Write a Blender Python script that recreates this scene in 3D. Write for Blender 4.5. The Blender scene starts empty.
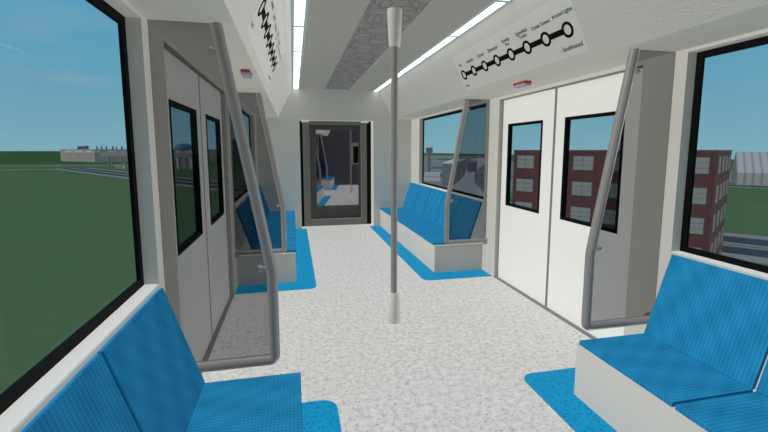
import bpy, bmesh, math, random
from mathutils import Matrix, Vector
random.seed(7)
PI = math.pi
scn = bpy.context.scene
col = scn.collection

# ------------------------------------------------------------------ materials
def s2l(c):
    return tuple(((v/255)/12.92 if v/255 <= 0.04045 else ((v/255+0.055)/1.055)**2.4) for v in c)

def new_mat(name):
    m = bpy.data.materials.new(name); m.use_nodes = True
    nt = m.node_tree
    return m, nt, nt.nodes['Principled BSDF']

def plain(name, rgb, rough=0.6, metal=0.0, spec=0.3, noise=0.0, nscale=30, bump=0.0, bscale=120):
    m, nt, b = new_mat(name)
    b.inputs['Base Color'].default_value = (*rgb, 1)
    b.inputs['Roughness'].default_value = rough
    b.inputs['Metallic'].default_value = metal
    b.inputs['Specular IOR Level'].default_value = spec
    tc = nt.nodes.new('ShaderNodeTexCoord')
    if noise:
        n = nt.nodes.new('ShaderNodeTexNoise'); n.inputs['Scale'].default_value = nscale; n.inputs['Detail'].default_value = 3
        nt.links.new(tc.outputs['Object'], n.inputs['Vector'])
        r = nt.nodes.new('ShaderNodeMix'); r.data_type = 'RGBA'
        r.inputs[6].default_value = (*[v*(1-noise) for v in rgb], 1)
        r.inputs[7].default_value = (*[min(1, v*(1+noise)) for v in rgb], 1)
        nt.links.new(n.outputs['Fac'], r.inputs[0]); nt.links.new(r.outputs[2], b.inputs['Base Color'])
    if bump:
        n2 = nt.nodes.new('ShaderNodeTexNoise'); n2.inputs['Scale'].default_value = bscale; n2.inputs['Detail'].default_value = 2
        nt.links.new(tc.outputs['Object'], n2.inputs['Vector'])
        bp = nt.nodes.new('ShaderNodeBump'); bp.inputs['Strength'].default_value = bump; bp.inputs['Distance'].default_value = 0.01
        nt.links.new(n2.outputs['Fac'], bp.inputs['Height']); nt.links.new(bp.outputs['Normal'], b.inputs['Normal'])
    return m

def ramp(nt, src, stops):
    r = nt.nodes.new('ShaderNodeValToRGB')
    e = r.color_ramp.elements
    while len(e) < len(stops): e.new(0.5)
    for k, (p, c) in enumerate(stops):
        e[k].position = p; e[k].color = (*c, 1)
    nt.links.new(src, r.inputs['Fac'])
    return r.outputs['Color']

def mixc(nt, fac, a, b, mode='MIX'):
    n = nt.nodes.new('ShaderNodeMix'); n.data_type = 'RGBA'; n.blend_type = mode
    for sock, v in ((0, fac), (6, a), (7, b)):
        if isinstance(v, (int, float)): n.inputs[sock].default_value = v
        elif isinstance(v, tuple): n.inputs[sock].default_value = (*v, 1)
        else: nt.links.new(v, n.inputs[sock])
    return n.outputs[2]

def mathn(nt, op, a, b=None):
    n = nt.nodes.new('ShaderNodeMath'); n.operation = op
    for k, v in enumerate((a, b)):
        if v is None: continue
        if isinstance(v, (int, float)): n.inputs[k].default_value = v
        else: nt.links.new(v, n.inputs[k])
    return n.outputs[0]

def glass_mat(name, tint, gloss=0.04):
    m = bpy.data.materials.new(name); m.use_nodes = True
    nt = m.node_tree; nt.nodes.clear()
    out = nt.nodes.new('ShaderNodeOutputMaterial')
    t = nt.nodes.new('ShaderNodeBsdfTransparent'); t.inputs['Color'].default_value = (*tint, 1)
    g = nt.nodes.new('ShaderNodeBsdfGlossy'); g.inputs['Roughness'].default_value = 0.02
    mx = nt.nodes.new('ShaderNodeMixShader'); mx.inputs[0].default_value = gloss
    nt.links.new(t.outputs[0], mx.inputs[1]); nt.links.new(g.outputs[0], mx.inputs[2])
    nt.links.new(mx.outputs[0], out.inputs['Surface'])
    return m

def emit_mat(name, rgb, s):
    m, nt, b = new_mat(name)
    b.inputs['Base Color'].default_value = (*rgb, 1)
    b.inputs['Emission Color'].default_value = (*rgb, 1)
    b.inputs['Emission Strength'].default_value = s
    return m

def floor_mat():
    m, nt, b = new_mat('speckled_vinyl')
    tc = nt.nodes.new('ShaderNodeTexCoord')
    n1 = nt.nodes.new('ShaderNodeTexNoise'); n1.inputs['Scale'].default_value = 24; n1.inputs['Detail'].default_value = 3; n1.inputs['Roughness'].default_value = 0.6
    n2 = nt.nodes.new('ShaderNodeTexNoise'); n2.inputs['Scale'].default_value = 60; n2.inputs['Detail'].default_value = 2
    n3 = nt.nodes.new('ShaderNodeTexNoise'); n3.inputs['Scale'].default_value = 9; n3.inputs['Detail'].default_value = 2
    for n in (n1, n2, n3): nt.links.new(tc.outputs['Object'], n.inputs['Vector'])
    c1 = ramp(nt, n1.outputs['Fac'], [(0.33, (0.42, 0.423, 0.437)), (0.47, (0.53, 0.527, 0.527)), (0.62, (0.60, 0.592, 0.58))])
    c2 = ramp(nt, n2.outputs['Fac'], [(0.31, (0.45, 0.46, 0.50)), (0.40, (1, 1, 1)), (1.0, (1, 1, 1))])
    c3 = ramp(nt, n3.outputs['Fac'], [(0.3, (0.95, 0.95, 0.95)), (0.7, (1, 1, 1))])
    c = mixc(nt, 1.0, c1, c2, 'MULTIPLY'); c = mixc(nt, 1.0, c, c3, 'MULTIPLY')
    nt.links.new(c, b.inputs['Base Color'])
    b.inputs['Roughness'].default_value = 0.75; b.inputs['Specular IOR Level'].default_value = 0.15
    return m

def mat_mat():
    m, nt, b = new_mat('blue_vinyl')
    tc = nt.nodes.new('ShaderNodeTexCoord')
    n1 = nt.nodes.new('ShaderNodeTexNoise'); n1.inputs['Scale'].default_value = 60; n1.inputs['Detail'].default_value = 3
    nt.links.new(tc.outputs['Object'], n1.inputs['Vector'])
    c1 = ramp(nt, n1.outputs['Fac'], [(0.32, (0.001, 0.11, 0.23)), (0.43, (0.001, 0.225, 0.45)), (0.7, (0.002, 0.265, 0.52))])
    nt.links.new(c1, b.inputs['Base Color'])
    b.inputs['Roughness'].default_value = 0.7; b.inputs['Specular IOR Level'].default_value = 0.15
    return m

def fabric_mat():
    m, nt, b = new_mat('blue_seat_fabric')
    tc = nt.nodes.new('ShaderNodeTexCoord')
    geo = nt.nodes.new('ShaderNodeSeparateXYZ'); nt.links.new(tc.outputs['Object'], geo.inputs[0])
    x, y, z = geo.outputs
    up = mathn(nt, 'ADD', z, x)                     # runs up the back and across the pad
    fine = mathn(nt, 'SINE', mathn(nt, 'MULTIPLY', y, 2*PI/0.021))        # narrow ribs
    # ribs change phase in slanted bands, which gives the faint herringbone
    band = mathn(nt, 'SINE', mathn(nt, 'ADD', mathn(nt, 'MULTIPLY', y, 2*PI/0.23), mathn(nt, 'MULTIPLY', up, 2*PI/0.55)))
    cross = mathn(nt, 'SINE', mathn(nt, 'MULTIPLY', up, 2*PI/0.017))
    f = mathn(nt, 'MULTIPLY', fine, 0.17)
    f = mathn(nt, 'ADD', f, mathn(nt, 'MULTIPLY', cross, 0.12))
    f = mathn(nt, 'ADD', f, mathn(nt, 'MULTIPLY', band, 0.10))
    band2 = mathn(nt, 'SINE', mathn(nt, 'SUBTRACT', mathn(nt, 'MULTIPLY', y, 2*PI/0.13), mathn(nt, 'MULTIPLY', up, 2*PI/0.21)))
    f = mathn(nt, 'ADD', f, mathn(nt, 'MULTIPLY', band2, 0.07))
    f = mathn(nt, 'ADD', f, 0.5)
    c = ramp(nt, f, [(0.0, (0.005, 0.115, 0.25)), (0.5, (0.010, 0.175, 0.36)), (1.0, (0.018, 0.245, 0.48))])
    nt.links.new(c, b.inputs['Base Color'])
    b.inputs['Roughness'].default_value = 0.85; b.inputs['Specular IOR Level'].default_value = 0.1
    return m

def ring_mat():
    m, nt, b = new_mat('ring_patterned_panel')
    tc = nt.nodes.new('ShaderNodeTexCoord')
    fac = None
    for k, (sc, r, w) in enumerate([(2.6, 0.44, 0.032), (3.0, 0.43, 0.036), (3.5, 0.44, 0.04)]):
        mp = nt.nodes.new('ShaderNodeMapping'); mp.inputs['Location'].default_value = (k*3.37, k*5.71, 0)
        mp.inputs['Rotation'].default_value = (0, 0, 0.5*k)
        nt.links.new(tc.outputs['Object'], mp.inputs['Vector'])
        v = nt.nodes.new('ShaderNodeTexVoronoi'); v.voronoi_dimensions = '2D'; v.inputs['Scale'].default_value = sc; v.inputs['Randomness'].default_value = 0.10
        nt.links.new(mp.outputs[0], v.inputs['Vector'])
        d = mathn(nt, 'ABSOLUTE', mathn(nt, 'SUBTRACT', v.outputs['Distance'], r))
        l = mathn(nt, 'LESS_THAN', d, w*0.5)
        fac = l if fac is None else mathn(nt, 'MAXIMUM', fac, l)
    n = nt.nodes.new('ShaderNodeTexNoise'); n.inputs['Scale'].default_value = 6
    nt.links.new(tc.outputs['Object'], n.inputs['Vector'])
    base = ramp(nt, n.outputs['Fac'], [(0.3, (0.215, 0.205, 0.20)), (0.7, (0.245, 0.235, 0.23))])
    c = mixc(nt, fac, base, (0.125, 0.12, 0.118))
    nt.links.new(c, b.inputs['Base Color']); b.inputs['Roughness'].default_value = 0.8
    return m

def grass_mat():
    m, nt, b = new_mat('grass_field')
    tc = nt.nodes.new('ShaderNodeTexCoord')
    n = nt.nodes.new('ShaderNodeTexNoise'); n.inputs['Scale'].default_value = 0.6; n.inputs['Detail'].default_value = 5; n.inputs['Roughness'].default_value = 0.7
    nt.links.new(tc.outputs['Object'], n.inputs['Vector'])
    c = ramp(nt, n.outputs['Fac'], [(0.3, (0.052, 0.095, 0.043)), (0.7, (0.058, 0.105, 0.048))])
    nt.links.new(c, b.inputs['Base Color']); b.inputs['Roughness'].default_value = 1.0; b.inputs['Specular IOR Level'].default_value = 0.0
    return m

def brick_mat():
    m, nt, b = new_mat('red_brick')
    tc = nt.nodes.new('ShaderNodeTexCoord')
    mp = nt.nodes.new('ShaderNodeMapping'); mp.inputs['Rotation'].default_value = (PI/2, 0, 0)
    nt.links.new(tc.outputs['Object'], mp.inputs['Vector'])
    br = nt.nodes.new('ShaderNodeTexBrick'); br.inputs['Scale'].default_value = 1.0
    br.inputs['Brick Width'].default_value = 0.7; br.inputs['Row Height'].default_value = 0.28; br.inputs['Mortar Size'].default_value = 0.03
    br.inputs['Color1'].default_value = (0.088, 0.034, 0.036, 1); br.inputs['Color2'].default_value = (0.078, 0.029, 0.031, 1); br.inputs['Mortar'].default_value = (0.068, 0.036, 0.036, 1)
    nt.links.new(mp.outputs[0], br.inputs['Vector'])
    nt.links.new(br.outputs['Color'], b.inputs['Base Color']); b.inputs['Roughness'].default_value = 0.9; b.inputs['Specular IOR Level'].default_value = 0.1
    return m

def rib_mat():
    m, nt, b = new_mat('ribbed_metal_sheet')
    tc = nt.nodes.new('ShaderNodeTexCoord')
    w = nt.nodes.new('ShaderNodeTexWave'); w.inputs['Scale'].default_value = 0.11; w.bands_direction = 'X'
    nt.links.new(tc.outputs['Object'], w.inputs['Vector'])
    c = ramp(nt, w.outputs['Fac'], [(0.0, (0.16, 0.16, 0.165)), (0.25, (0.235, 0.235, 0.23)), (1.0, (0.255, 0.255, 0.25))])
    nt.links.new(c, b.inputs['Base Color']); b.inputs['Roughness'].default_value = 0.9; b.inputs['Specular IOR Level'].default_value = 0.1
    return m

def vent_mat():
    m, nt, b = new_mat('dark_vent_mesh')
    tc = nt.nodes.new('ShaderNodeTexCoord')
    ck = nt.nodes.new('ShaderNodeTexChecker'); ck.inputs['Scale'].default_value = 45
    ck.inputs['Color1'].default_value = (0.035, 0.035, 0.036, 1); ck.inputs['Color2'].default_value = (0.09, 0.09, 0.09, 1)
    nt.links.new(tc.outputs['Object'], ck.inputs['Vector']); nt.links.new(ck.outputs['Color'], b.inputs['Base Color'])
    b.inputs['Roughness'].default_value = 0.8
    return m

M = dict(
    wall=plain('grey_wall_panel', (0.515, 0.505, 0.465), 0.8, spec=0.15),
    slope=plain('textured_bulkhead', (0.53, 0.52, 0.49), 0.8, spec=0.15, bump=0.35, bscale=85),
    ceil=plain('ceiling_panel', (0.34, 0.335, 0.305), 0.8, spec=0.1),
    door=plain('white_door', (0.73, 0.735, 0.71), 0.55, spec=0.3),
    seal=plain('door_seal', (0.16, 0.16, 0.155), 0.7),
    black=plain('black_gasket', (0.002, 0.0025, 0.003), 0.7, spec=0.08),
    box=plain('bench_plinth', (0.51, 0.50, 0.465), 0.75, spec=0.2),
    sill=plain('pale_sill', (0.66, 0.65, 0.62), 0.7, spec=0.2),
    fabric=fabric_mat(), fedge=plain('fabric_edge', (0.016, 0.27, 0.52), 0.85, spec=0.1),
    tube=plain('brushed_tube', (0.20, 0.192, 0.187), 0.42, metal=0.0, spec=0.35),
    clamp=plain('clamp_metal', (0.22, 0.215, 0.21), 0.5),
    cup=plain('pole_cup_plastic', (0.50, 0.49, 0.46), 0.5, spec=0.3),
    floor=floor_mat(), vinyl=mat_mat(), ring=ring_mat(), grass=grass_mat(), brick=brick_mat(), rib=rib_mat(), vent=vent_mat(),
    tint=glass_mat('tinted_glass', (0.59, 0.59, 0.595), 0.01),
    tint2=glass_mat('end_door_glass', (0.67, 0.67, 0.70), 0.01),
    dpane=glass_mat('door_pane_glass', (0.97, 0.97, 0.975), 0.01),
    clear=glass_mat('window_glass', (0.995, 0.995, 0.995), 0.01),
    frame=plain('end_door_frame', (0.165, 0.16, 0.14), 0.6, spec=0.3),
    darkframe=plain('dark_door_leaf', (0.062, 0.062, 0.06), 0.6, spec=0.3),
    cap=plain('white_cap', (0.85, 0.85, 0.84), 0.5),
    bellows=plain('dark_bellows', (0.07, 0.07, 0.075), 0.8),
    navy=plain('dark_partition_panel', (0.07, 0.07, 0.085), 0.7, noise=0.15, nscale=8),
    tan=plain('tan_frame', (0.36, 0.31, 0.21), 0.7),
    paper=plain('route_poster', (0.575, 0.585, 0.55), 0.7, spec=0.2),
    ink=plain('black_print', (0.004, 0.004, 0.004), 0.8, spec=0.05),
    red=plain('red_plastic', (0.30, 0.022, 0.016), 0.5), lilac=plain('lilac_plastic', (0.30, 0.28, 0.38), 0.6),
    led=emit_mat('light_diffuser', (0.93, 1.0, 0.985), 5.2),
    ledrim=plain('light_housing', (0.37, 0.44, 0.44), 0.5),
    asphalt=plain('asphalt', (0.028, 0.036, 0.048), 0.95, spec=0.05),
    kerb=plain('concrete_kerb', (0.15, 0.155, 0.15), 0.95, spec=0.05),
    plaza=plain('grey_paving', (0.135, 0.138, 0.136), 0.95, noise=0.12, nscale=0.05, spec=0.05),
    path=plain('pale_road', (0.33, 0.335, 0.335), 0.95, spec=0.05),
    darkwall=plain('dark_concrete', (0.17, 0.17, 0.165), 0.9, spec=0.1),
    pale=plain('pale_concrete', (0.36, 0.36, 0.355), 0.9, spec=0.1),
    beige=plain('beige_concrete', (0.27, 0.245, 0.21), 0.9, spec=0.1),
    container=plain('container_panel', (0.45, 0.45, 0.44), 0.8),
    endwall=plain('lightened_wall_panel', (0.60, 0.59, 0.545), 0.8, spec=0.15),  # wall grey lightened in the colour, in place of light on the end wall
    wdark=plain('dark_opening', (0.20, 0.20, 0.17), 0.9), wlight=plain('pale_blue_opening', (0.33, 0.40, 0.43), 0.9),
    wlilac=plain('blue_opening', (0.14, 0.26, 0.42), 0.9),
    wpane=plain('grey_window_pane', (0.175, 0.187, 0.182), 0.6), mullion=plain('window_mullion', (0.09, 0.085, 0.085), 0.8),
    purple=plain('dark_purple_paint', (0.08, 0.05, 0.12), 0.8), brown=plain('brown_paint', (0.20, 0.13, 0.08), 0.8),
    dome=plain('blue_roof', (0.035, 0.11, 0.18), 0.7), yellow=plain('yellow_paint', (0.50, 0.42, 0.03), 0.8),
    blue=plain('blue_paint', (0.02, 0.04, 0.5), 0.7), hill=plain('distant_hill', (0.030, 0.066, 0.026), 1.0, spec=0.0, noise=0.1, nscale=0.01),
    mound=plain('green_mound', (0.03, 0.10, 0.028), 1.0, spec=0.0), hedge=plain('hedge_green', (0.04, 0.16, 0.03), 1.0, spec=0.0),
)

# ------------------------------------------------------------------ mesh helpers
class MB:
    def __init__(s): s.v = []; s.f = []; s.smooth = []
    def add(s, vs, fs, smooth=False):
        o = len(s.v); s.v += [tuple(v) for v in vs]
        for f in fs: s.f.append([i+o for i in f]); s.smooth.append(smooth)
    def box(s, x0, x1, y0, y1, z0, z1):
        x0, x1 = sorted((x0, x1)); y0, y1 = sorted((y0, y1)); z0, z1 = sorted((z0, z1))
        vs = [(x, y, z) for z in (z0, z1) for y in (y0, y1) for x in (x0, x1)]
        s.add(vs, [(0, 2, 3, 1), (4, 5, 7, 6), (0, 1, 5, 4), (2, 6, 7, 3), (0, 4, 6, 2), (1, 3, 7, 5)])
        return s
    def prism(s, poly, axis, a, b):
        """poly in the two other axes, extruded from a to b along axis"""
        n = len(poly)
        def P(p, t):
            return {'x': (t, p[0], p[1]), 'y': (p[0], t, p[1]), 'z': (p[0], p[1], t)}[axis]
        vs = [P(p, a) for p in poly]+[P(p, b) for p in poly]
        fs = [tuple(range(n)), tuple(range(2*n-1, n-1, -1))]+[(i, i+n, (i+1) % n+n, (i+1) % n) for i in range(n)]
        s.add(vs, fs); return s
    def tube(s, pts, r, seg=20, cap=True):
        pts = [Vector(p) for p in pts]; n = len(pts)
        ref = None; rings = []
        for i, p in enumerate(pts):
            d = (pts[min(i+1, n-1)]-pts[max(i-1, 0)]).normalized()
            if ref is None:
                ref = d.orthogonal().normalized()
            ref = (ref-d*ref.dot(d)).normalized()
            bi = d.cross(ref)
            rr = r[i] if isinstance(r, (list, tuple)) else r
            rings.append([p+(ref*math.cos(2*PI*k/seg)+bi*math.sin(2*PI*k/seg))*rr for k in range(seg)])
        vs = [v for ring in rings for v in ring]
        fs = [(i*seg+k, i*seg+(k+1) % seg, (i+1)*seg+(k+1) % seg, (i+1)*seg+k) for i in range(n-1) for k in range(seg)]
        s.add(vs, fs, True)
        if cap:
            s.add(rings[0], [tuple(range(seg-1, -1, -1))]); s.add(rings[-1], [tuple(range(seg))])
        return s
    def build(s, name, mat, parent=None, bevel=0.0, mats=None):
        me = bpy.data.meshes.new(name); me.from_pydata(s.v, [], s.f)
        bm = bmesh.new(); bm.from_mesh(me); bmesh.ops.recalc_face_normals(bm, faces=bm.faces); bm.to_mesh(me); bm.free()
        for p, sm in zip(me.polygons, s.smooth): p.use_smooth = sm
        me.materials.append(mat)
        o = bpy.data.objects.new(name, me); col.objects.link(o)
        if parent: o.parent = parent
        if bevel:
            b = o.modifiers.new('bevel', 'BEVEL'); b.width = bevel; b.segments = 2; b.limit_method = 'ANGLE'
        return o

def thing(name, label, cat, loc=(0, 0, 0), rz=0.0, group=None, T=None, kind=None):
    o = bpy.data.objects.new(name, None); col.objects.link(o); o.empty_display_size = 0.1
    m = Matrix.Translation(loc) @ Matrix.Rotation(rz, 4, 'Z')
    o.matrix_world = (T @ m) if T else m
    o['label'] = label; o['category'] = cat
    if group: o['group'] = group
    if kind: o['kind'] = kind
    return o
def tag(o, label, cat, group=None, kind=None):
    o['label'] = label; o['category'] = cat
    if group: o['group'] = group
    if kind: o['kind'] = kind
    return o
def struct(o, label, cat, T=None):
    o['kind'] = 'structure'; o['label'] = label; o['category'] = cat
    if T: o.matrix_world = T @ o.matrix_world
    return o
def copy_tree(o, parent=None, mat=None):
    c = o.copy(); col.objects.link(c)
    if parent: c.parent = parent
    if mat is not None: c.matrix_world = mat
    for ch in list(o.children): copy_tree(ch, c)
    return c
def place(loc, rz=0.0, T=None):
    m = Matrix.Translation(loc) @ Matrix.Rotation(rz, 4, 'Z')
    return (T @ m) if T else m

# ------------------------------------------------------------------ car dimensions (metres)
YC = 3.585; Y0 = -1.25; Y1 = 8.42
W = 1.56; ZC = 2.79; ZS = 2.232; XS = 1.155; XR = 0.87
DA, DB = 2.54, 4.63           # door opening
WINS = [(-0.68, 2.20), (4.97, 7.85)]
WZ0, WZ1 = 0.925, 2.212

# floor
f = MB().box(-1.72, 1.72, Y0-0.1, Y1+0.32, -0.15, 0).build('floor', M['floor'])
struct(f, 'light grey speckled vinyl floor of the train car', 'floor')

def side_wall(sgn, name, label, T=None, wins=WINS, doors=(DA, DB), ya=Y0, yb=Y1):
    m = MB()
    xi, xo = sgn*W, sgn*1.655
    ys = []
    for a, b in wins: ys.append((a, b, WZ0, WZ1))
    if doors: ys.append((doors[0], doors[1], 0, 2.2))
    ys.sort(); y = ya
    for a, b, z0, z1 in ys:
        if a > y: m.box(xi, xo, y, a, 0, ZS)
        if z0 > 0: m.box(xi, xo, a, b, 0, z0-0.0)
        m.box(xi, xo, a, b, z1, ZS)
        y = b
    if yb > y: m.box(xi, xo, y, yb, 0, ZS)
    o = m.build(name, M['wall'])
    return struct(o, label, 'wall', T)
side_wall(1, 'wall_right', 'pale grey right side wall around windows and doors')
side_wall(-1, 'wall_left', 'shaded grey left side wall around windows and doors')

# end wall, far: polygon with door opening
def end_wall(name, label, ya, yb, T=None, op=0.745, oz=2.195):
    m = MB()
    m.prism([(-1.56, 0), (-op, 0), (-op, oz), (-op, ZC), (-XR, ZC), (-XS, ZS), (-1.56, ZS)], 'y', ya, yb)
    m.prism([(1.56, 0), (op, 0), (op, oz), (op, ZC), (XR, ZC), (XS, ZS), (1.56, ZS)], 'y', ya, yb)
    m.box(-op, op, ya, yb, oz, ZC)
    return struct(m.build(name, M['endwall']), label, 'wall', T)
end_wall('wall_back', 'grey end wall of the car around the glazed gangway door', Y1, Y1+0.3)
struct(MB().prism([(-1.56, 0), (1.56, 0), (1.56, ZS), (XS, ZS), (XR, ZC), (-XR, ZC), (-XS, ZS), (-1.56, ZS)], 'y', Y0-0.1, Y0).build('wall_front', M['wall']),
       'grey end wall behind the viewer', 'wall')

# ceiling: flat sheets either side of the patterned strip, plus slab above
def ceiling(T=None, ya=Y0, yb=Y1, tag_='', dn=''):
    m = MB()
    m.box(-0.725, -0.245, ya, yb, ZC, ZC+0.03); m.box(0.245, 0.725, ya, yb, ZC, ZC+0.03)
    m.box(-0.9, 0.9, ya, yb, ZC+0.05, ZC+0.08)
    struct(m.build('ceiling', M['ceil']), 'flat grey ceiling panels '+tag_, 'ceiling', T)
    struct(MB().box(-0.245, 0.245, ya, yb, ZC+0.006, ZC+0.04).build('trim_1'+dn, M['ring']), 'grey ceiling strip patterned with overlapping rings '+tag_, 'ceiling strip', T)
    for sg, nm, lb in ((1, 'trim_2', 'right'), (-1, 'trim_3', 'left')):
        b = MB().prism([(sg*XR, ZC), (sg*XS, ZS), (sg*XS, ZS+0.03), (sg*1.0, ZS+0.6), (sg*XR, ZS+0.6)], 'y', ya, yb)
        struct(b.build(nm+dn, M['slope']), 'sloping textured bulkhead panel above the %s side %s' % (lb, tag_), 'bulkhead', T)
        s_ = MB().box(sg*XS, sg*1.69, ya, yb, ZS, ZS+0.05)
        struct(s_.build({1: 'trim_4', -1: 'trim_5'}[sg]+dn, M['wall']), 'flat soffit over the %s windows %s' % (lb, tag_), 'soffit', T)
ceiling(tag_='in this car')

# light fixtures
def light_strip(sg, label, T=None, ya=Y0, yb=Y1):
    r = thing('ceiling_light', label, 'ceiling light', (sg*0.797, yb, ZC), T=T, group='ceiling light strips')
    h = MB()
    L = yb-ya
    h.box(-0.074, -0.045, -L, 0, -0.003, 0.03); h.box(0.045, 0.074, -L, 0, -0.003, 0.03); h.box(-0.045, 0.045, -L, 0, 0.02, 0.03)
    h.build('housing', M['ledrim'], r)
    y = -0.0
    while y > -L+0.05:
        e = max(y-1.005, -L+0.02)
        MB().box(-0.045, 0.045, e-0.045, e, -0.001, 0.02).build('joint', M['ledrim'], r)
        MB().box(-0.0445, 0.0445, y, e, 0.001, 0.02).build('diffuser', M['led'], r)
        y -= 1.05
    return r
light_strip(-1, 'long white light strip along the left edge of the ceiling')
light_strip(1, 'long white light strip along the right edge of the ceiling')

# ------------------------------------------------------------------ windows
def window(n, sg, a, b, label, T=None):
    r = thing('window_%d' % n, label, 'window', (sg*1.627, (a+b)/2, WZ0), T=T, kind='structure')
    h = (b-a)/2-0.001; z1 = WZ1-WZ0-0.001; t = 0.042
    fr = MB()
    fr.box(0, sg*.018, -h, -h+t, 0.001, z1); fr.box(0, sg*.018, h-t, h, 0.001, z1)
    fr.box(0, sg*.018, -h+t, h-t, 0.001, t); fr.box(0, sg*.018, -h+t, h-t, z1-t, z1)
    fr.build('gasket', M['black'], r)
    MB().box(sg*.008, sg*.012, -h+t, h-t, t, z1-t).build('pane', M['clear'], r)
    MB().box(-sg*0.001, -sg*0.066, -h, h, 0.0, 0.006).build('window_sill', M['sill'], r)
    return r
window(1, -1, *WINS[0], 'large left window beside the nearest bench, green field beyond')
window(2, -1, *WINS[1], 'left window behind the far left bench, mostly hidden by handrails')
window(3, 1, *WINS[0], 'large right window above the nearest right bench, warehouse beyond')
window(4, 1, *WINS[1], 'right window above the far right bench with grey plaza beyond')

# ------------------------------------------------------------------ sliding doors
def door_leaf(n, sg, a, b, wa, wb, label):
    r = thing('door_%d' % n, label, 'sliding door', (sg*1.60, (a+b)/2, 0.012), kind='structure')
    c = (a+b)/2; a -= c; b -= c; wa -= c; wb -= c
    z0, z1, zt = 0.93, 1.89, 2.186
    x0, x1 = 0, sg*0.04
    p = MB()
    p.box(x0, x1, a, wa, 0, zt); p.box(x0, x1, wb, b, 0, zt)
    p.box(x0, x1, wa, wb, 0, z0); p.box(x0, x1, wa, wb, z1, zt)
    p.build('door_panel', M['door'], r)
    t = 0.027; g = MB(); e = -sg*0.004
    g.box(e, x1, wa, wa+t, z0, z1); g.box(e, x1, wb-t, wb, z0, z1); g.box(e, x1, wa+t, wb-t, z0, z0+t); g.box(e, x1, wa+t, wb-t, z1-t, z1)
    g.build('gasket', M['black'], r)
    MB().box(sg*.012, sg*.017, wa+t, wb-t, z0+t, z1-t).build('pane', M['dpane'], r)
    return r
door_leaf(1, 1, 2.55, 3.566, 2.715, 3.43, 'white right sliding door leaf nearer the camera, behind the handrail')
door_leaf(2, 1, 3.604, 4.595, 3.78, 4.47, 'white right sliding door leaf farther away, brick building through it')
door_leaf(3, -1, 2.55, 3.566, 2.715, 3.43, 'grey left sliding door leaf nearer the camera, behind the glass')
door_leaf(4, -1, 3.604, 4.595, 3.78, 4.47, 'grey left sliding door leaf farther away, next to dark gap')
def seals(sg, n, lb):
    m = MB()
    m.box(sg*1.606, sg*1.63, 3.566, 3.604, 0.012, 2.198)
    m.box(sg*1.606, sg*1.63, DA, 2.55, 0.012, 2.198); m.box(sg*1.606, sg*1.63, 4.595, DB, 0.012, 2.198)
    m.box(sg*1.562, sg*1.66, DA, DB, 0.0005, 0.011)
    m.box(sg*1.57, sg*1.66, DA+.001, DB-.001, 2.199-0.012, 2.199)
    struct(m.build('trim_%d' % n, M['seal']), 'dark rubber seals and threshold of the %s doorway' % lb, 'door seal')
seals(1, 6, 'right'); seals(-1, 7, 'left')

# ------------------------------------------------------------------ floor mats
def floor_mat_obj(x0, x1, y0, y1, corners, label, T=None):
    """corners: which corners (x inner) are rounded: 'lo','hi'"""
    r = 0.10; P = []
    def arc(cx, cy, a0, a1):
        for k in range(9):
            a = a0+(a1-a0)*k/8; P.append((cx+r*math.cos(a), cy+r*math.sin(a)))
    # x0 = inner edge (aisle), x1 = wall side, as positive numbers
    if 'lo' in corners: arc(x0+r, y0+r, PI*1.5, PI)
    else: P.append((x0, y0))
    if 'hi' in corners: arc(x0+r, y1-r, PI, PI*0.5)
    else: P.append((x0, y1))
    P += [(x1, y1), (x1, y0)]
    return P
def add_mat(sg, P, label, T=None):
    cy = sum(p[1] for p in P)/len(P)
    o = MB().prism([(sg*p[0]-sg*1.2, p[1]-cy) for p in P], 'z', 0.0, 0.003).build('floor_mat', M['vinyl'])
    o.matrix_world = place((sg*1.2, cy, 0.0), 0, T)
    tag(o, label, 'floor mat', 'blue floor mats')
    return o
near = floor_mat_obj(0.652, W, Y0, 2.495, 'hi', ''); far = floor_mat_obj(0.652, W, 4.675, Y1, 'lo', '')
add_mat(1, near, 'blue speckled floor mat under the nearest right bench')
add_mat(-1, near, 'blue speckled floor mat under the nearest left bench')
add_mat(1, far, 'blue speckled floor mat along the far right bench')
add_mat(-1, far, 'blue speckled floor mat along the far left bench')

# ------------------------------------------------------------------ benches (local x = 0 at the wall, aisle towards -x)
def make_bench(n, label, loc, rz, T=None, group='blue benches', hl=1.7, plen=1.725):
    r = thing('bench', label, 'bench', loc, rz, group, T)
    MB().box(-0.675, -0.001, -plen, plen, 0.003, 0.362).build('plinth', M['box'], r)
    for k in range(n):
        a = -hl+k*0.68+0.008; b = -hl+(k+1)*0.68-0.008
        MB().box(-0.687, -0.185, a, b, 0.363, 0.392).build('seat_pad', M['fabric'], r, bevel=0.004)
        tx = 0.024
        # slab from (-.198,.392) to (-.028,.918)
        p0 = Vector((-0.198, 0.394)); p1 = Vector((-0.026, 0.920)); d = (p1-p0).normalized(); nn = Vector((d.y, -d.x))*tx
        MB().prism([tuple(p0), tuple(p1), tuple(p1+nn), tuple(p0+nn)], 'y', a, b).build('backrest', M['fabric'], r, bevel=0.004)
    return r
bench = make_bench(5, 'blue bench nearest on the right, below the large right window', (W, 0.48, 0), 0)
def bench_copy(label, loc, rz, T=None):
    c = copy_tree(bench, None, place(loc, rz, T)); c['label'] = label; return c
bench_copy('blue bench nearest on the left, at the bottom left corner', (-W, 0.48, 0), PI)
bench_copy('blue bench at the far right, between end wall and right doors', (W, 6.69, 0), 0)
bench_copy('blue bench at the far left, seen through tilted handrails', (-W, 6.69, 0), PI)

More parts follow.
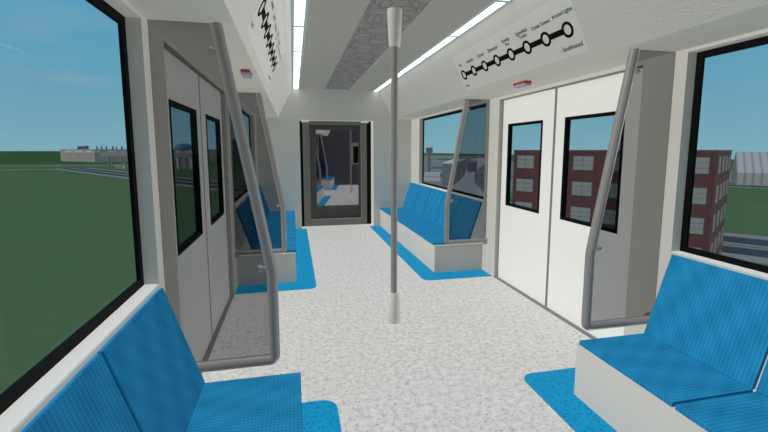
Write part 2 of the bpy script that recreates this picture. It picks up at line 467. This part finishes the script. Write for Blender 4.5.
# ------------------------------------------------------------------ handrail partitions (local: plane y = 0, car axis at x = 0, rail on +x side)
def fillet(pts, rad, k=6):
    out = [Vector(pts[0])]
    for i in range(1, len(pts)-1):
        p, a, b = Vector(pts[i]), Vector(pts[i-1]), Vector(pts[i+1])
        da = (a-p).normalized(); db = (b-p).normalized()
        q0 = p+da*rad; q1 = p+db*rad
        for j in range(k+1):
            t = j/k; out.append((1-t)**2*q0+2*t*(1-t)*p+t*t*q1)
    out.append(Vector(pts[-1]))
    return out
def make_rail(label, loc, rz, T=None, group='handrail partitions'):
    r = thing('handrail_partition', label, 'handrail', loc, rz, group, T)
    o = 1.3   # root sits at x = 1.3 on the floor
    TR = 0.0295
    path = [(1.559-o, 0, 0.42), (1.013-o, 0, 0.42), (1.013-o, 0, 0.93), (1.246-o, 0, ZS-0.001)]
    MB().tube(fillet(path, 0.03), TR).build('handrail', M['tube'], r)
    gl = [(1.013-o, 0.42), (1.559-o, 0.42), (1.559-o, ZS-0.001), (1.246-o, ZS-0.001), (1.013-o, 0.93)]
    MB().prism(gl, 'y', -0.004, 0.004).build('glass_panel', M['tint'], r)
    for (x, z) in ((1.035, 0.955), (1.232, 2.10)):
        k = MB().tube([(x-0.02-o, 0, z), (x+0.035-o, 0, z)], 0.012, 12)
        k.tube([(x+0.03-o, 0, z), (x+0.05-o, 0, z)], 0.018, 12)
        k.build('clamp', M['clamp'], r)
    MB().tube([(1.53-o, 0, 0.42), (1.5595-o, 0, 0.42)], 0.052, 20).build('wall_flange', M['clamp'], r)
    return r
rail = make_rail('tilted grey handrail with tinted glass at the nearest right bench', (1.3, 2.29, 0), 0)
def rail_copy(label, loc, rz, T=None):
    c = copy_tree(rail, None, place(loc, rz, T)); c['label'] = label; return c
rail_copy('tilted grey handrail with tinted glass at the nearest left bench', (-1.3, 2.29, 0), PI)
rail_copy('tilted grey handrail with tinted glass at the far right bench', (1.3, 4.88, 0), 0)
rail_copy('tilted grey handrail with tinted glass at the far left bench', (-1.3, 4.88, 0), PI)

# ------------------------------------------------------------------ centre pole
def make_pole(label, loc, T=None):
    r = thing('grab_pole', label, 'grab pole', loc, 0, None, T)
    MB().tube([(0, 0, 0.02), (0, 0, 2.77)], 0.030, 24).build('pole', M['tube'], r)
    MB().tube([(0, 0, 0.0), (0, 0, 0.012), (0, 0, 0.27), (0, 0, 0.285)], [0.060, 0.064, 0.050, 0.046], 28).build('base_cup', M['cup'], r)
    MB().tube([(0, 0, 2.795), (0, 0, 2.775), (0, 0, 2.51), (0, 0, 2.485)], [0.064, 0.067, 0.051, 0.045], 28).build('ceiling_cup', M['cup'], r)
    return r
pole = make_pole('vertical grey grab pole in the middle of the aisle', (0, YC, 0))

# ------------------------------------------------------------------ route posters
def text_part(s, size, x, y, parent, name='lettering', align='CENTER'):
    cu = bpy.data.curves.new('lettering', 'FONT'); cu.body = s; cu.size = size; cu.align_x = align; cu.align_y = 'CENTER'
    cu.offset = 0.0008; cu.space_line = 0.85
    t = bpy.data.objects.new('tmp', cu); col.objects.link(t)
    dg = bpy.context.evaluated_depsgraph_get(); dg.update()
    me = bpy.data.meshes.new_from_object(t.evaluated_get(dg))
    bpy.data.objects.remove(t); bpy.data.curves.remove(cu)
    me.materials.clear(); me.materials.append(M['ink'])
    for v in me.vertices: v.co.x += x; v.co.y += y; v.co.z += 0.0035
    o = bpy.data.objects.new(name, me); col.objects.link(o); o.parent = parent
    return o
def poster(sg, label):
    r = thing('route_poster', label, 'route map poster', group='route map posters')
    X = Vector((0, -sg, 0)); Y = Vector((-sg*(XS-XR), 0, ZC-ZS)).normalized(); Z = X.cross(Y)
    u = 0.361; top = Vector((sg*XR, YC, ZC)); ctr = top-Y*u+Z*0.0005
    m = Matrix((X, Y, Z)).transposed().to_4x4(); m.translation = ctr
    r.matrix_world = m
    MB().box(-1.03, 1.03, -0.207, 0.207, 0, 0.002).build('sheet', M['paper'], r)
    cx = [-0.915+0.2593*k for k in range(8)]; cy = -0.022
    for k in range(8):
        q = MB(); n = 32; ro, ri = 0.058, 0.037
        for (a, b) in ((ro, ri),):
            vs = []
            for z in (0.002, 0.005):
                for rr in (a, b):
                    vs += [(cx[k]+rr*math.cos(2*PI*i/n), cy+rr*math.sin(2*PI*i/n), z) for i in range(n)]
            fs = []
            for i in range(n):
                j = (i+1) % n
                fs += [(i, j, n+j, n+i), (2*n+i, 3*n+i, 3*n+j, 2*n+j), (i, 2*n+i, 2*n+j, j), (n+i, n+j, 3*n+j, 3*n+i)]
            q.add(vs, fs)
        q.build('station_ring', M['ink'], r)
        if k < 7:
            MB().box(cx[k]+0.045, cx[k+1]-0.045, cy-0.022, cy+0.022, 0.002, 0.0045).build('route_line', M['ink'], r)
    names = ['Pier', 'Lakeside', 'Central', 'Elmwood', 'Brightly\nAve', 'Springfield\nTower', 'Crystal Towers', 'Around Lights']
    for k, s in enumerate(names):
        text_part(s, 0.048 if k < 4 else (0.042 if k < 6 else 0.039), cx[k]+(0.0 if k not in (0, 7) else (0.01 if k == 0 else 0.0)), 0.093 if k < 7 else 0.10, r, 'station_name')
    text_part('North -', 0.040, -0.93, -0.148, r); text_part('- Southbound', 0.044, 0.875, -0.148, r)
    return r
poster(1, 'route map poster with eight station rings above the right doors')
poster(-1, 'route map poster with station rings on the left bulkhead, steeply foreshortened')

# emergency alarms
def alarm(sg, label):
    r = thing('emergency_alarm', label, 'alarm', (sg*1.235, YC-sg*0+0.0, ZS), group='red alarms under the soffits')
    MB().box(-0.036, 0.036, -0.10, 0.10, -0.022, -0.0005).build('cover', M['red'], r, bevel=0.003)
    MB().box(-0.034, 0.034, -0.098, 0.098, -0.040, -0.022).build('underside', M['lilac'], r)
alarm(1, 'small red alarm box above the right doors'); alarm(-1, 'small red alarm box above the left doors')

# ------------------------------------------------------------------ gangway end door
def end_door():
    fr = thing('door_5', 'dark grey frame of the glazed end door with white caps', 'door frame', (0, 8.70, 0), kind='structure')
    m = MB()
    m.box(-0.685, -0.545, -0.02, 0.06, 0.0, 2.19); m.box(0.53, 0.65, -0.02, 0.06, 0.0, 2.19)
    m.box(-0.545, 0.53, -0.02, 0.06, 2.12, 2.19); m.box(-0.545, 0.53, -0.02, 0.06, 0.0, 0.135)
    m.build('door_frame', M['frame'], fr)
    g = MB(); g.box(-0.744, -0.685, -0.01, 0.06, 0, 2.194); g.box(0.65, 0.744, -0.01, 0.06, 0, 2.194); g.build('side_gap', M['black'], fr)
    rb = MB(); rb.box(-0.60, -0.585, -0.035, -0.02, 0.0, 2.19); rb.box(0.60, 0.615, -0.035, -0.02, 0, 2.19); rb.build('frame_rib', M['frame'], fr)
    for x in (-0.63, 0.60): MB().box(x-0.075, x+0.075, -0.10, -0.02, 2.165, 2.192).build('post_cap', M['cap'], fr)
    lf = thing('door_6', 'glazed dark end door leaf looking into the next car', 'end door', (0, 8.80, 0.135), kind='structure')
    p = MB()
    p.box(-0.56, -0.41, 0, 0.04, 0, 2.0); p.box(0.49, 0.55, 0, 0.04, 0, 2.0); p.box(-0.41, 0.49, 0, 0.04, 1.885, 2.0)
    p.box(-0.41, 0.49, 0, 0.04, 0.185, 0.275)
    p.box(-0.56, -0.525, -0.01, 0, 0.25, 1.98)
    p.build('leaf_frame', M['darkframe'], lf)
    MB().box(-0.41, 0.49, 0.005, 0.035, 0, 0.185).build('vent_panel', M['vent'], lf)
    MB().box(-0.41, 0.49, 0.016, 0.022, 0.275, 1.885).build('pane', M['tint2'], lf)
end_door()

# ------------------------------------------------------------------ the next car, bending to the right
TH = -0.17
CX, CY = 1.22, 15.35
T2 = Matrix.Translation((CX, CY, 0)) @ Matrix.Rotation(TH, 4, 'Z') @ Matrix.Translation((0, -YC, 0))
N0, N1 = -0.95, 7.05
struct(MB().box(-1.6, 1.6, N0, N1, -0.15, 0).build('floor', M['floor']), 'speckled floor of the next car seen through the end door', 'floor', T2)
side_wall(-1, 'wall_left', 'left side wall of the next car seen through the end door', T2, wins=[(-0.2, 2.205), (4.965, 6.9)], doors=(DA, DB), ya=N0, yb=N1)
side_wall(1, 'wall_right', 'right side wall of the next car', T2, wins=[], doors=None, ya=N0, yb=N1)
ceiling(T2, N0, N1, 'in the next car', '.001')
light_strip(-1, 'light strip on the left of the next car ceiling', T2, N0, N1)
struct(MB().box(-1.62, 1.62, N1, N1+0.1, 0, ZC).build('wall_back', M['navy']), 'dark panelled wall closing the next car', 'wall', T2)
for n_, (a, b) in ((5, (-0.2, 2.205)), (6, (4.965, 6.9))):
    window(n_, -1, a, b, ('window of the next car beside its first bench' if n_ == 5 else 'window of the next car beside its rear bench'), T2)
pd = MB().box(-1.60, -1.64, DA, DB, 0.012, 2.19).build('door_7', M['door'])
struct(pd, 'closed side door of the next car', 'sliding door', T2)
make_bench(4, 'first blue bench in the next car, seen through the end door', (-W, 0.83, 0), PI, T2, hl=1.36, plen=1.375)
b3 = make_bench(3, 'rear blue bench in the next car, against the dark wall', (-W, 6.01, 0), PI, T2, hl=1.02, plen=1.035)
rail_copy('handrail partition of the first bench in the next car', (-1.3, 2.29, 0), PI, T2)
rail_copy('handrail partition of the rear bench in the next car', (-1.3, 4.88, 0), PI, T2)
cpole = copy_tree(pole, None, place((0, YC, 0), 0, T2)); cpole['label'] = 'grab pole in the next car seen through the end door'
m_ = floor_mat_obj(0.652, W, N0, 2.495, '', ''); add_mat(-1, m_, 'blue floor mat of the first bench in the next car', T2)
m_ = floor_mat_obj(0.652, W, 4.675, N1, '', ''); add_mat(-1, m_, 'blue floor mat of the rear bench in the next car', T2)
eq = thing('equipment_cabinet', 'black wall cabinet with tan frame on the dark wall of the next car', 'cabinet', (0.10, N1, 0), 0, None, T2)
MB().box(-0.22, 0.28, -0.05, 0, 0.95, 1.92).build('cabinet_body', M['tan'], eq)
MB().box(-0.10, 0.22, -0.07, -0.05, 1.0, 1.76).build('cabinet_door', M['black'], eq)
# gangway between the cars
gw = MB()
def ribbon(p, q, z0, z1, t=0.04):
    d = (Vector(q)-Vector(p)).normalized(); n = Vector((-d.y, d.x))*t
    gw.prism([tuple(p), tuple(q), tuple(Vector(q)+n), tuple(Vector(p)+n)], 'z', z0, z1)
e1 = T2 @ Vector((-0.8, N0, 0)); e2 = T2 @ Vector((0.8, N0, 0))
nf = 8
for (pa, pb) in (((-0.76, 8.87), (e1.x, e1.y)), ((0.76, 8.87), (e2.x, e2.y))):
    pts = []
    for k in range(2*nf+1):
        t = k/(2*nf); s_ = 1 if pa[0] > 0 else -1
        pts.append((pa[0]+(pb[0]-pa[0])*t+s_*(0.05 if k % 2 else 0), pa[1]+(pb[1]-pa[1])*t))
    for a, b in zip(pts, pts[1:]): ribbon(a, b, 0.0, 2.3, 0.01)
gw.prism([(-0.8, 8.75), (0.8, 8.75), (e2.x, e2.y), (e1.x, e1.y)], 'z', 2.25, 2.3)
struct(gw.build('trim_8', M['bellows']), 'dark folded gangway bellows between the two cars', 'gangway')
struct(MB().prism([(-0.76, 8.74), (0.76, 8.74), (e2.x, e2.y), (e1.x, e1.y)], 'z', -0.1, -0.005).build('trim_9', M['bellows']), 'gangway floor plate between the two cars', 'gangway')
end2 = MB(); end2.box(-1.56, -0.8, N0-0.05, N0, 0, ZC); end2.box(0.8, 1.56, N0-0.05, N0, 0, ZC); end2.box(-0.8, 0.8, N0-0.05, N0, 2.2, ZC)
struct(end2.build('wall_front', M['wall']), 'near end wall of the next car around its gangway opening', 'wall', T2)

# ------------------------------------------------------------------ outside
GZ = -14.0
def S(o, label, cat): o['kind'] = 'structure'; o['label'] = label; o['category'] = cat; return o
S(MB().box(-4000, 720, -1500, 7000, GZ-1, GZ).build('ground', M['grass']), 'flat green field around the elevated railway', 'ground')
# low distant hills
hm = MB(); hx = []
for k in range(61):
    a = -1.35+1.4*k/60; R = 1500; hh = 1.0
    hx.append((R*math.sin(a), R*math.cos(a), hh*(8+2*math.sin(k*0.9)+1.5*math.sin(k*0.37+1))))
for k in range(60):
    (x0, y0, h0), (x1, y1, h1) = hx[k], hx[k+1]
    s0 = 1.5
    hm.add([(x0, y0, GZ-.5), (x1, y1, GZ-.5), (x1*1.1, y1*1.1, GZ+h1), (x0*1.1, y0*1.1, GZ+h0), (x0*s0, y0*s0, GZ-.5), (x1*s0, y1*s0, GZ-.5)],
           [(0, 1, 2, 3), (3, 2, 5, 4)])
S(hm.build('hills', M['hill']), 'low dark green hills along the horizon', 'hills')

S(MB().prism([(-2400, 560), (-150, 540), (-90, 700), (-60, 1500), (-2400, 1500)], 'z', GZ, GZ+0.1).build('meadow', M['hill']), 'darker green meadow below the left horizon', 'meadow')
def strip(poly, z, mat, name, label, cat='road'):
    return S(MB().prism(poly, 'z', GZ, GZ+z).build(name, mat), label, cat)
def band(p, q, w):
    p = Vector(p); q = Vector(q); d = (q-p).normalized(); n = Vector((-d.y, d.x))*w/2
    return [tuple(p-n), tuple(q-n), tuple(q+n), tuple(p+n)]
def ext(p, q, a, b):
    p = Vector(p); q = Vector(q); d = (q-p).normalized(); return tuple(p-d*a), tuple(q+d*b)
strip(band((-330, 470), (-150, 468), 12), 0.15, M['kerb'], 'footpath', 'thin grey path far across the left field', 'path')
strip(band((-330, 372), (-165, 380), 9), 0.15, M['kerb'], 'footpath', 'thin grey path nearer across the left field', 'path')
# right roads: two parallel dark ribbons
vd = Vector((0.8048, 0.5935)); rd = Vector((0.5935, -0.8048)); c0 = Vector((-0.88, 0))
def road_r(dk, wk, da_, wa, l):
    for dist, w, h, mt, nm, lb in ((dk, wk, 0.12, 'kerb', 'road_verge', 'pale edges of the '+l), (da_, wa, 0.2, 'asphalt', 'road', l)):
        c = c0+vd*dist
        strip(band(c-rd*430, c+rd*120, w), h, M[mt], nm, lb)
road_r(94.2, 11.4, 92.6, 5.8, 'farther dark road crossing the field behind the brick building')
road_r(81.4, 11.2, 82.8, 5.4, 'nearer dark road crossing the field behind the brick building')
strip(band(*ext((184, 144), (194, 132), 120, 120), 14), 0.12, M['kerb'], 'road_verge', 'grey edges of the road in front of the warehouse')
strip(band(*ext((184, 144), (194, 132), 120, 120), 7), 0.2, M['asphalt'], 'road', 'dark road in front of the ribbed warehouse')
strip([(198, 158), (214, 150), (330, 235), (300, 262)], 0.1, M['plaza'], 'paved_lot', 'grey paved lot left of the warehouse', 'paving')

# brick building
def brick_building():
    a = Vector((27.28, 49.04)); b = Vector((38.88, 31.85)); d = (b-a).normalized(); L = (b-a).length
    n = Vector((-d.y, d.x)); n = n if n.dot(Vector((53.81, 41.88))-b) > 0 else -n
    r = thing('brick_building', 'dark red brick building with grid windows right of the train', 'building')
    ang = math.atan2(d.y, d.x)
    r.matrix_world = Matrix.Translation((a.x, a.y, GZ)) @ Matrix.Rotation(ang, 4, 'Z')
    # local: x along the front, y behind (+)
    H = 15.5; D = 17.3
    MB().box(0, L, 0, D, 0, H).build('brick_wall', M['brick'], r)
    MB().box(-0.05, L+0.05, -0.05, D+0.05, H, H+0.12).build('roof', M['mullion'], r)
    def win(x, z, side):
        w, h = (2.25, 1.65) if side == 'f' else (1.5, 1.75); fr = MB(); pn = MB(); t = 0.05
        def bx(m, u0, u1, z0, z1, p0, p1):
            if side == 'f': m.box(u0, u1, -p1, -p0, z0, z1)
            else: m.box(L+p0, L+p1, u0, u1, z0, z1)
        bx(pn, x-w/2, x+w/2, z-h/2, z+h/2, 0.0, 0.04)
        for u in (x-w/2, x-t/2, x+w/2-t): bx(fr, u, u+t, z-h/2, z+h/2, 0.04, 0.07)
        for k in range(4): bx(fr, x-w/2, x+w/2, z-h/2+k*(h-t)/3, z-h/2+k*(h-t)/3+t, 0.04, 0.07)
        o = pn.build('window', M['wpane'], r); fr.build('mullion', M['mullion'], o)
    for row in range(5):
        z = 14.08-3.0*row
        for k in range(6): win(8.62-7.0+3.5*k, z, 'f')
        for k in range(4): win(3.2+3.9*k, z, 's')
brick_building()

# ribbed warehouse
wr = thing('warehouse', 'grey ribbed metal warehouse with sloping roof at the right edge', 'warehouse')
wr.matrix_world = Matrix.Translation((195.3, 147.5, GZ)) @ Matrix.Rotation(math.atan2(-0.77, 0.64), 4, 'Z')
MB().box(0, 70, 0, 45, 0, 5.4).build('wall', M['rib'], wr)
MB().prism([(-0.6, 5.4), (22.5, 14.7), (45.6, 5.4)], 'x', 0, 70).build('roof', M['rib'], wr)

# parking building far left
pk = thing('parking_building', 'long beige multi-storey building on the left horizon', 'building')
P1 = Vector((-247.6, 591.4)); P2 = Vector((-64, 643.1)); dd = (P2-P1)
pk.matrix_world = Matrix.Translation((P1.x, P1.y, GZ)) @ Matrix.Rotation(math.atan2(dd.y, dd.x), 4, 'Z')
LL = 260
nrm_a = math.atan2(659.7-591.4, -318.1+247.6)-math.atan2(dd.y, dd.x)
sx, sy = 98*math.cos(nrm_a), 98*math.sin(nrm_a)
MB().prism([(0, 0), (LL, 0), (LL, 60), (sx+50, sy+20), (sx, sy)], 'z', 0, 16.6).build('wall', M['beige'], pk)
def opening(u, z, w, mt, side=0, h=2.2):
    if side == 0:
        MB().box(u, u+w, -0.4, 0.2, z, z+h).build('opening', mt, pk)
    else:
        d2 = Vector((sx, sy)).normalized(); n2 = Vector((d2.y, -d2.x));
        if n2.y > 0: n2 = -n2
        p = d2*u; q = d2*(u+w)
        MB().prism([tuple(p+n2*0.4), tuple(q+n2*0.4), tuple(q), tuple(p)], 'z', z, z+h).build('opening', mt, pk)
for (u, w) in ((8, 14), (30, 22), (62, 20)):
    for z, mt in ((12.6, 'wlight'), (8.3, 'wdark'), (3.8, 'wdark')): opening(u, z, w, M[mt], 1)
for (u, w) in ((0, 6), (14, 10), (28, 6), (78, 9), (98, 8), (120, 8)):
    for z, mt in ((12.6, 'wlight'), (8.3, 'wlilac' if 10 < u < 40 else 'wdark'), (3.8, 'wdark')): opening(u, z, w, M[mt], 0, 2.0)
MB().box(-11, -7, 11, 15, 16.6, 20.8).build('stair_tower', M['brown'], pk)
sd = Vector((sx, sy)).normalized()
spots = [(sd.x*t+3, sd.y*t, w) for t, w in ((50, 3), (44, 3.2), (38, 3.4), (32, 3))]+[(u, 3, w) for u, w in ((3, 1.6), (8, 1.8), (13, 2), (20, 2.2), (24, 1.5), (30, 2.2), (36, 2), (48, 2))]
for k, (ux, uy, w) in enumerate(spots):
    o = MB().tube([(0, 0, 0), (0, 0, 2.2), (0, 0, 2.8), (0, 0, 3.6), (0, 0, 4.4)], [w*0.5, w*0.42, w*0.3, w*0.32, 0.2], 8).build('rooftop_cluster', M['purple'])
    o.matrix_world = pk.matrix_world @ Matrix.Translation((ux, uy, 16.62))
    tag(o, 'small dark purple shape standing on the roof of the long beige building', 'roof ornament', 'dark shapes on the beige roof')

# elevated canopy with columns
def canopy(p, q, ztop, zb, cols, label, r2=1.3):
    r = thing('canopy', label, 'canopy', (p[0], p[1], GZ), math.atan2(q[1]-p[1], q[0]-p[0]))
    L = (Vector(q)-Vector(p)).length
    MB().prism([(0, zb-GZ), (4, zb-GZ-0.6), (L-4, zb-GZ-0.6), (L, zb-GZ), (L-2, ztop-GZ), (2, ztop-GZ)], 'y', -5, 5).build('canopy_roof', M['darkwall'], r)
    for u in cols: MB().tube([(u*L, 0, 0), (u*L, 0, zb-GZ-0.5)], r2, 12).build('column', M['darkwall'], r)
    return r
canopy((-171, 428), (-120, 384), -0.7, -3.2, (0.12, 0.42, 0.72), 'grey canopy on round columns in front of the beige building')
canopy((-90, 333), (-66, 312), -0.9, -3.0, (0.35, 0.6), 'grey canopy on columns seen through the left door window')
k_ = thing('kiosk', 'small yellow and grey kiosk under the distant grey canopy', 'kiosk', (-143, 384, GZ))
MB().box(-3, 3, -2, 2, 0, 2.6).build('body', M['pale'], k_); MB().box(-2.4, 1.0, -2.3, -2.0, 0.2, 2.2).build('front_panel', M['yellow'], k_)
dm = thing('domed_building', 'small pale building with blue rounded roof left of the train', 'building', (-89, 372, GZ))
MB().tube([(0, 0, 0), (0, 0, 15.4)], 6.6, 24).build('wall', M['pale'], dm)
MB().tube([(0, 0, 15.4), (0, 0, 16.6), (0, 0, 18.8), (0, 0, 20.4), (0, 0, 21)], [8, 8, 6.8, 4.5, 1], 28).build('roof', M['dome'], dm)
for k in range(4):
    a = -2.2+0.42*k; MB().box(6.5*math.cos(a)-0.4, 6.5*math.cos(a)+0.4, 6.5*math.sin(a)-0.5, 6.5*math.sin(a)+0.3, 12.0, 14.2).build('window', M['yellow'], dm)
bt = thing('grey_tower', 'grey stepped tower block with blue panels through the far left window', 'building', (-52, 420, GZ))
MB().box(-9, 9, -7, 7, 0, 17.5).build('wall', M['darkwall'], bt)
MB().box(-5, 7, -5, 5, 17.5, 25.5).build('upper_storey', M['darkwall'], bt)
for (x, z) in ((-8, 19), (-3, 22.3), (3, 15.4), (5.5, 14.4)): MB().box(x-2, x+2, -7.6, -5, z-0.8, z+0.8).build('panel', M['blue'], bt)

# right plaza seen through the far right window
strip([(38, 96), (75, 96), (120, 190), (560, 1020), (340, 1100), (118, 440), (62, 240), (40, 160)], 0.08, M['plaza'], 'plaza', 'grey paved plaza beyond the far right window', 'paving')
strip([(50, 104), (58.5, 112), (66.5, 137), (81, 176), (98, 214), (134, 290), (180, 374), (300, 597), (370, 748), (350, 748), (262, 590), (205, 461), (150, 338), (112, 262), (86.6, 205), (66, 166), (52, 143), (42, 120)], 0.2, M['path'], 'road', 'pale road sweeping across the plaza')
rl = MB()
for p, q in (((60, 112), (83, 172)), ((83, 172), (104, 214)), ((104, 214), (140, 290))):
    rl.prism(band(p, q, 1.2), 'z', GZ, GZ+1.6)
tag(rl.build('low_wall', M['kerb']), 'low pale wall curving beside the sweeping road', 'low wall')
rh = MB()
for p, q in (((64, 112), (90, 176)), ((90, 176), (150, 296))):
    rh.prism(band(p, q, 3.4), 'z', GZ, GZ+1.3)
tag(rh.build('hedge', M['hedge']), 'narrow green strip beyond the low wall', 'hedge')
gb = thing('grey_hall', 'long plain grey building beside the pale sweeping road', 'building')
MB().prism([(61, 166), (66, 168), (104, 240), (99, 246)], 'z', GZ, GZ+9.6).build('wall', M['darkwall'], gb)
MB().prism([(60.7, 165.5), (66.5, 167.5), (104.6, 240), (99, 246.8)], 'z', GZ+9.6, GZ+10.0).build('roof', M['pale'], gb)
gb2 = thing('low_hall', 'second low grey block farther along the road', 'building')
MB().prism([(118, 268), (126, 272), (158, 338), (150, 344)], 'z', GZ, GZ+6.0).build('wall', M['darkwall'], gb2)
MB().prism([(117.5, 267.5), (126.5, 271.5), (158.5, 338), (150, 344.6)], 'z', GZ+6.0, GZ+6.3).build('roof', M['plaza'], gb2)
sg_ = thing('signpost', 'tall dark sign board on a post beyond the far right window', 'sign', (93.4, 279.2, GZ), -0.2)
MB().box(-0.9, 0.9, -0.4, 0.4, 0, 14.0).build('post', M['darkwall'], sg_)
MB().box(-2.3, 2.3, -0.6, 0.6, 13.7, 17.3).build('sign_board', M['darkwall'], sg_)
bn = thing('white_container', 'pale grey banded container below the signpost', 'container', (67.3, 197, GZ), -0.3)
MB().box(-4.0, 4.0, -1.2, 1.2, 0, 2.1).build('lower_band', M['container'], bn); MB().box(-4.0, 4.0, -1.1, 1.1, 2.1, 2.35).build('dark_band', M['darkwall'], bn)
MB().box(-4.0, 4.0, -1.2, 1.2, 2.35, 4.3).build('upper_band', M['container'], bn)
for (x, y, rx, ry, h, l) in ((83.5, 234, 5.2, 7, 2.0, 'green mound behind the signpost'), (118, 330, 6, 9, 1.6, 'green mound farther back on the plaza'), (230, 612, 12, 20, 2.5, 'green mound beside the far end of the road')):
    m = MB(); n = 20; vs = []; fs = []
    for j in range(6):
        t = j/5*PI/2
        for i in range(n): vs.append((rx*math.cos(t)*math.cos(2*PI*i/n), ry*math.cos(t)*math.sin(2*PI*i/n), h*math.sin(t)))
    for j in range(5):
        for i in range(n): fs.append((j*n+i, j*n+(i+1) % n, (j+1)*n+(i+1) % n, (j+1)*n+i))
    m.add(vs, fs, True); o = m.build('grass_mound', M['mound']); o.location = (x, y, GZ); tag(o, l, 'mound')

# ------------------------------------------------------------------ world
w = bpy.data.worlds.new('sky'); scn.world = w; w.use_nodes = True
nt = w.node_tree; bg = nt.nodes['Background']
tc = nt.nodes.new('ShaderNodeTexCoord'); sp = nt.nodes.new('ShaderNodeSeparateXYZ'); nt.links.new(tc.outputs['Generated'], sp.inputs[0])
el = sp.outputs[2]
base = ramp(nt, el, [(0.0, s2l((124, 172, 186))), (0.04, s2l((116, 168, 184))), (0.16, s2l((98, 160, 186))), (0.34, s2l((84, 155, 191))), (0.6, s2l((62, 128, 182)))])
# soft streaky clouds: project direction onto a plane overhead
inv = mathn(nt, 'DIVIDE', 1.0, mathn(nt, 'ADD', mathn(nt, 'MAXIMUM', el, 0.0), 0.09))
cx_ = mathn(nt, 'MULTIPLY', sp.outputs[0], inv); cy_ = mathn(nt, 'MULTIPLY', sp.outputs[1], inv)
cb = nt.nodes.new('ShaderNodeCombineXYZ'); nt.links.new(cx_, cb.inputs[0]); nt.links.new(cy_, cb.inputs[1])
ns = nt.nodes.new('ShaderNodeTexNoise'); ns.inputs['Scale'].default_value = 0.9; ns.inputs['Detail'].default_value = 5; ns.inputs['Roughness'].default_value = 0.55
nt.links.new(cb.outputs[0], ns.inputs['Vector'])
cf = ramp(nt, ns.outputs['Fac'], [(0.55, (0, 0, 0)), (0.78, (0.38, 0.38, 0.38))])
cs = mixc(nt, cf, base, s2l((160, 178, 186)))
nt.links.new(cs, bg.inputs['Color']); bg.inputs['Strength'].default_value = 1.0

# ------------------------------------------------------------------ lights
def sun(name, d, e, c=(1, 1, 1), shadow=True, angle=0.01):
    l = bpy.data.lights.new(name, 'SUN'); l.energy = e; l.color = c; l.angle = angle; l.use_shadow = shadow
    o = bpy.data.objects.new(name, l); col.objects.link(o)
    o.rotation_euler = Vector(d).to_track_quat('-Z', 'Y').to_euler()
    return o
LED = 1.6; WS = 1.0
L = dict(nx=0.72, py=0.42, dn=0.90, pd=2.68, ul=1.22)
#LIGHTSET
WARM = (1.0, 0.975, 0.925)
for nm, d, k in (('sun', (0.8, 0, -0.6), 'pd'), ('fill_from_below', (-0.5, 0, 0.866), 'ul'), ('fill_from_right', (-1, 0, 0), 'nx'), ('fill_from_rear', (0, 1, 0), 'py'), ('fill_from_above', (0, 0, -1), 'dn')):  # all but the sun are added fill lamps, one per facing, without shadows
    if L[k] > 0: sun(nm, d, L[k], WARM, shadow=False)
bg.inputs['Strength'].default_value = WS
M['led'].node_tree.nodes['Principled BSDF'].inputs['Emission Strength'].default_value = LED

# ------------------------------------------------------------------ camera
cd = bpy.data.cameras.new('camera'); cam = bpy.data.objects.new('camera', cd); col.objects.link(cam); scn.camera = cam
cam.location = (-0.8825, 0, 1.6)
cam.rotation_euler = (math.radians(90-6.8726), 0, math.radians(-12.404))
cd.sensor_width = 36; cd.lens = 410.5/768*36; cd.shift_y = -(216-199.44)/768
cd.clip_start = 0.02; cd.clip_end = 12000

vs = scn.view_settings
scn.display_settings.display_device = 'sRGB'
vs.view_transform = 'Standard'; vs.look = 'None'; vs.exposure = 0.0; vs.gamma = 1.0; vs.use_curve_mapping = False
scn.cycles.max_bounces = 8; scn.cycles.transparent_max_bounces = 16; scn.cycles.diffuse_bounces = 2
scn.cycles.use_denoising = True
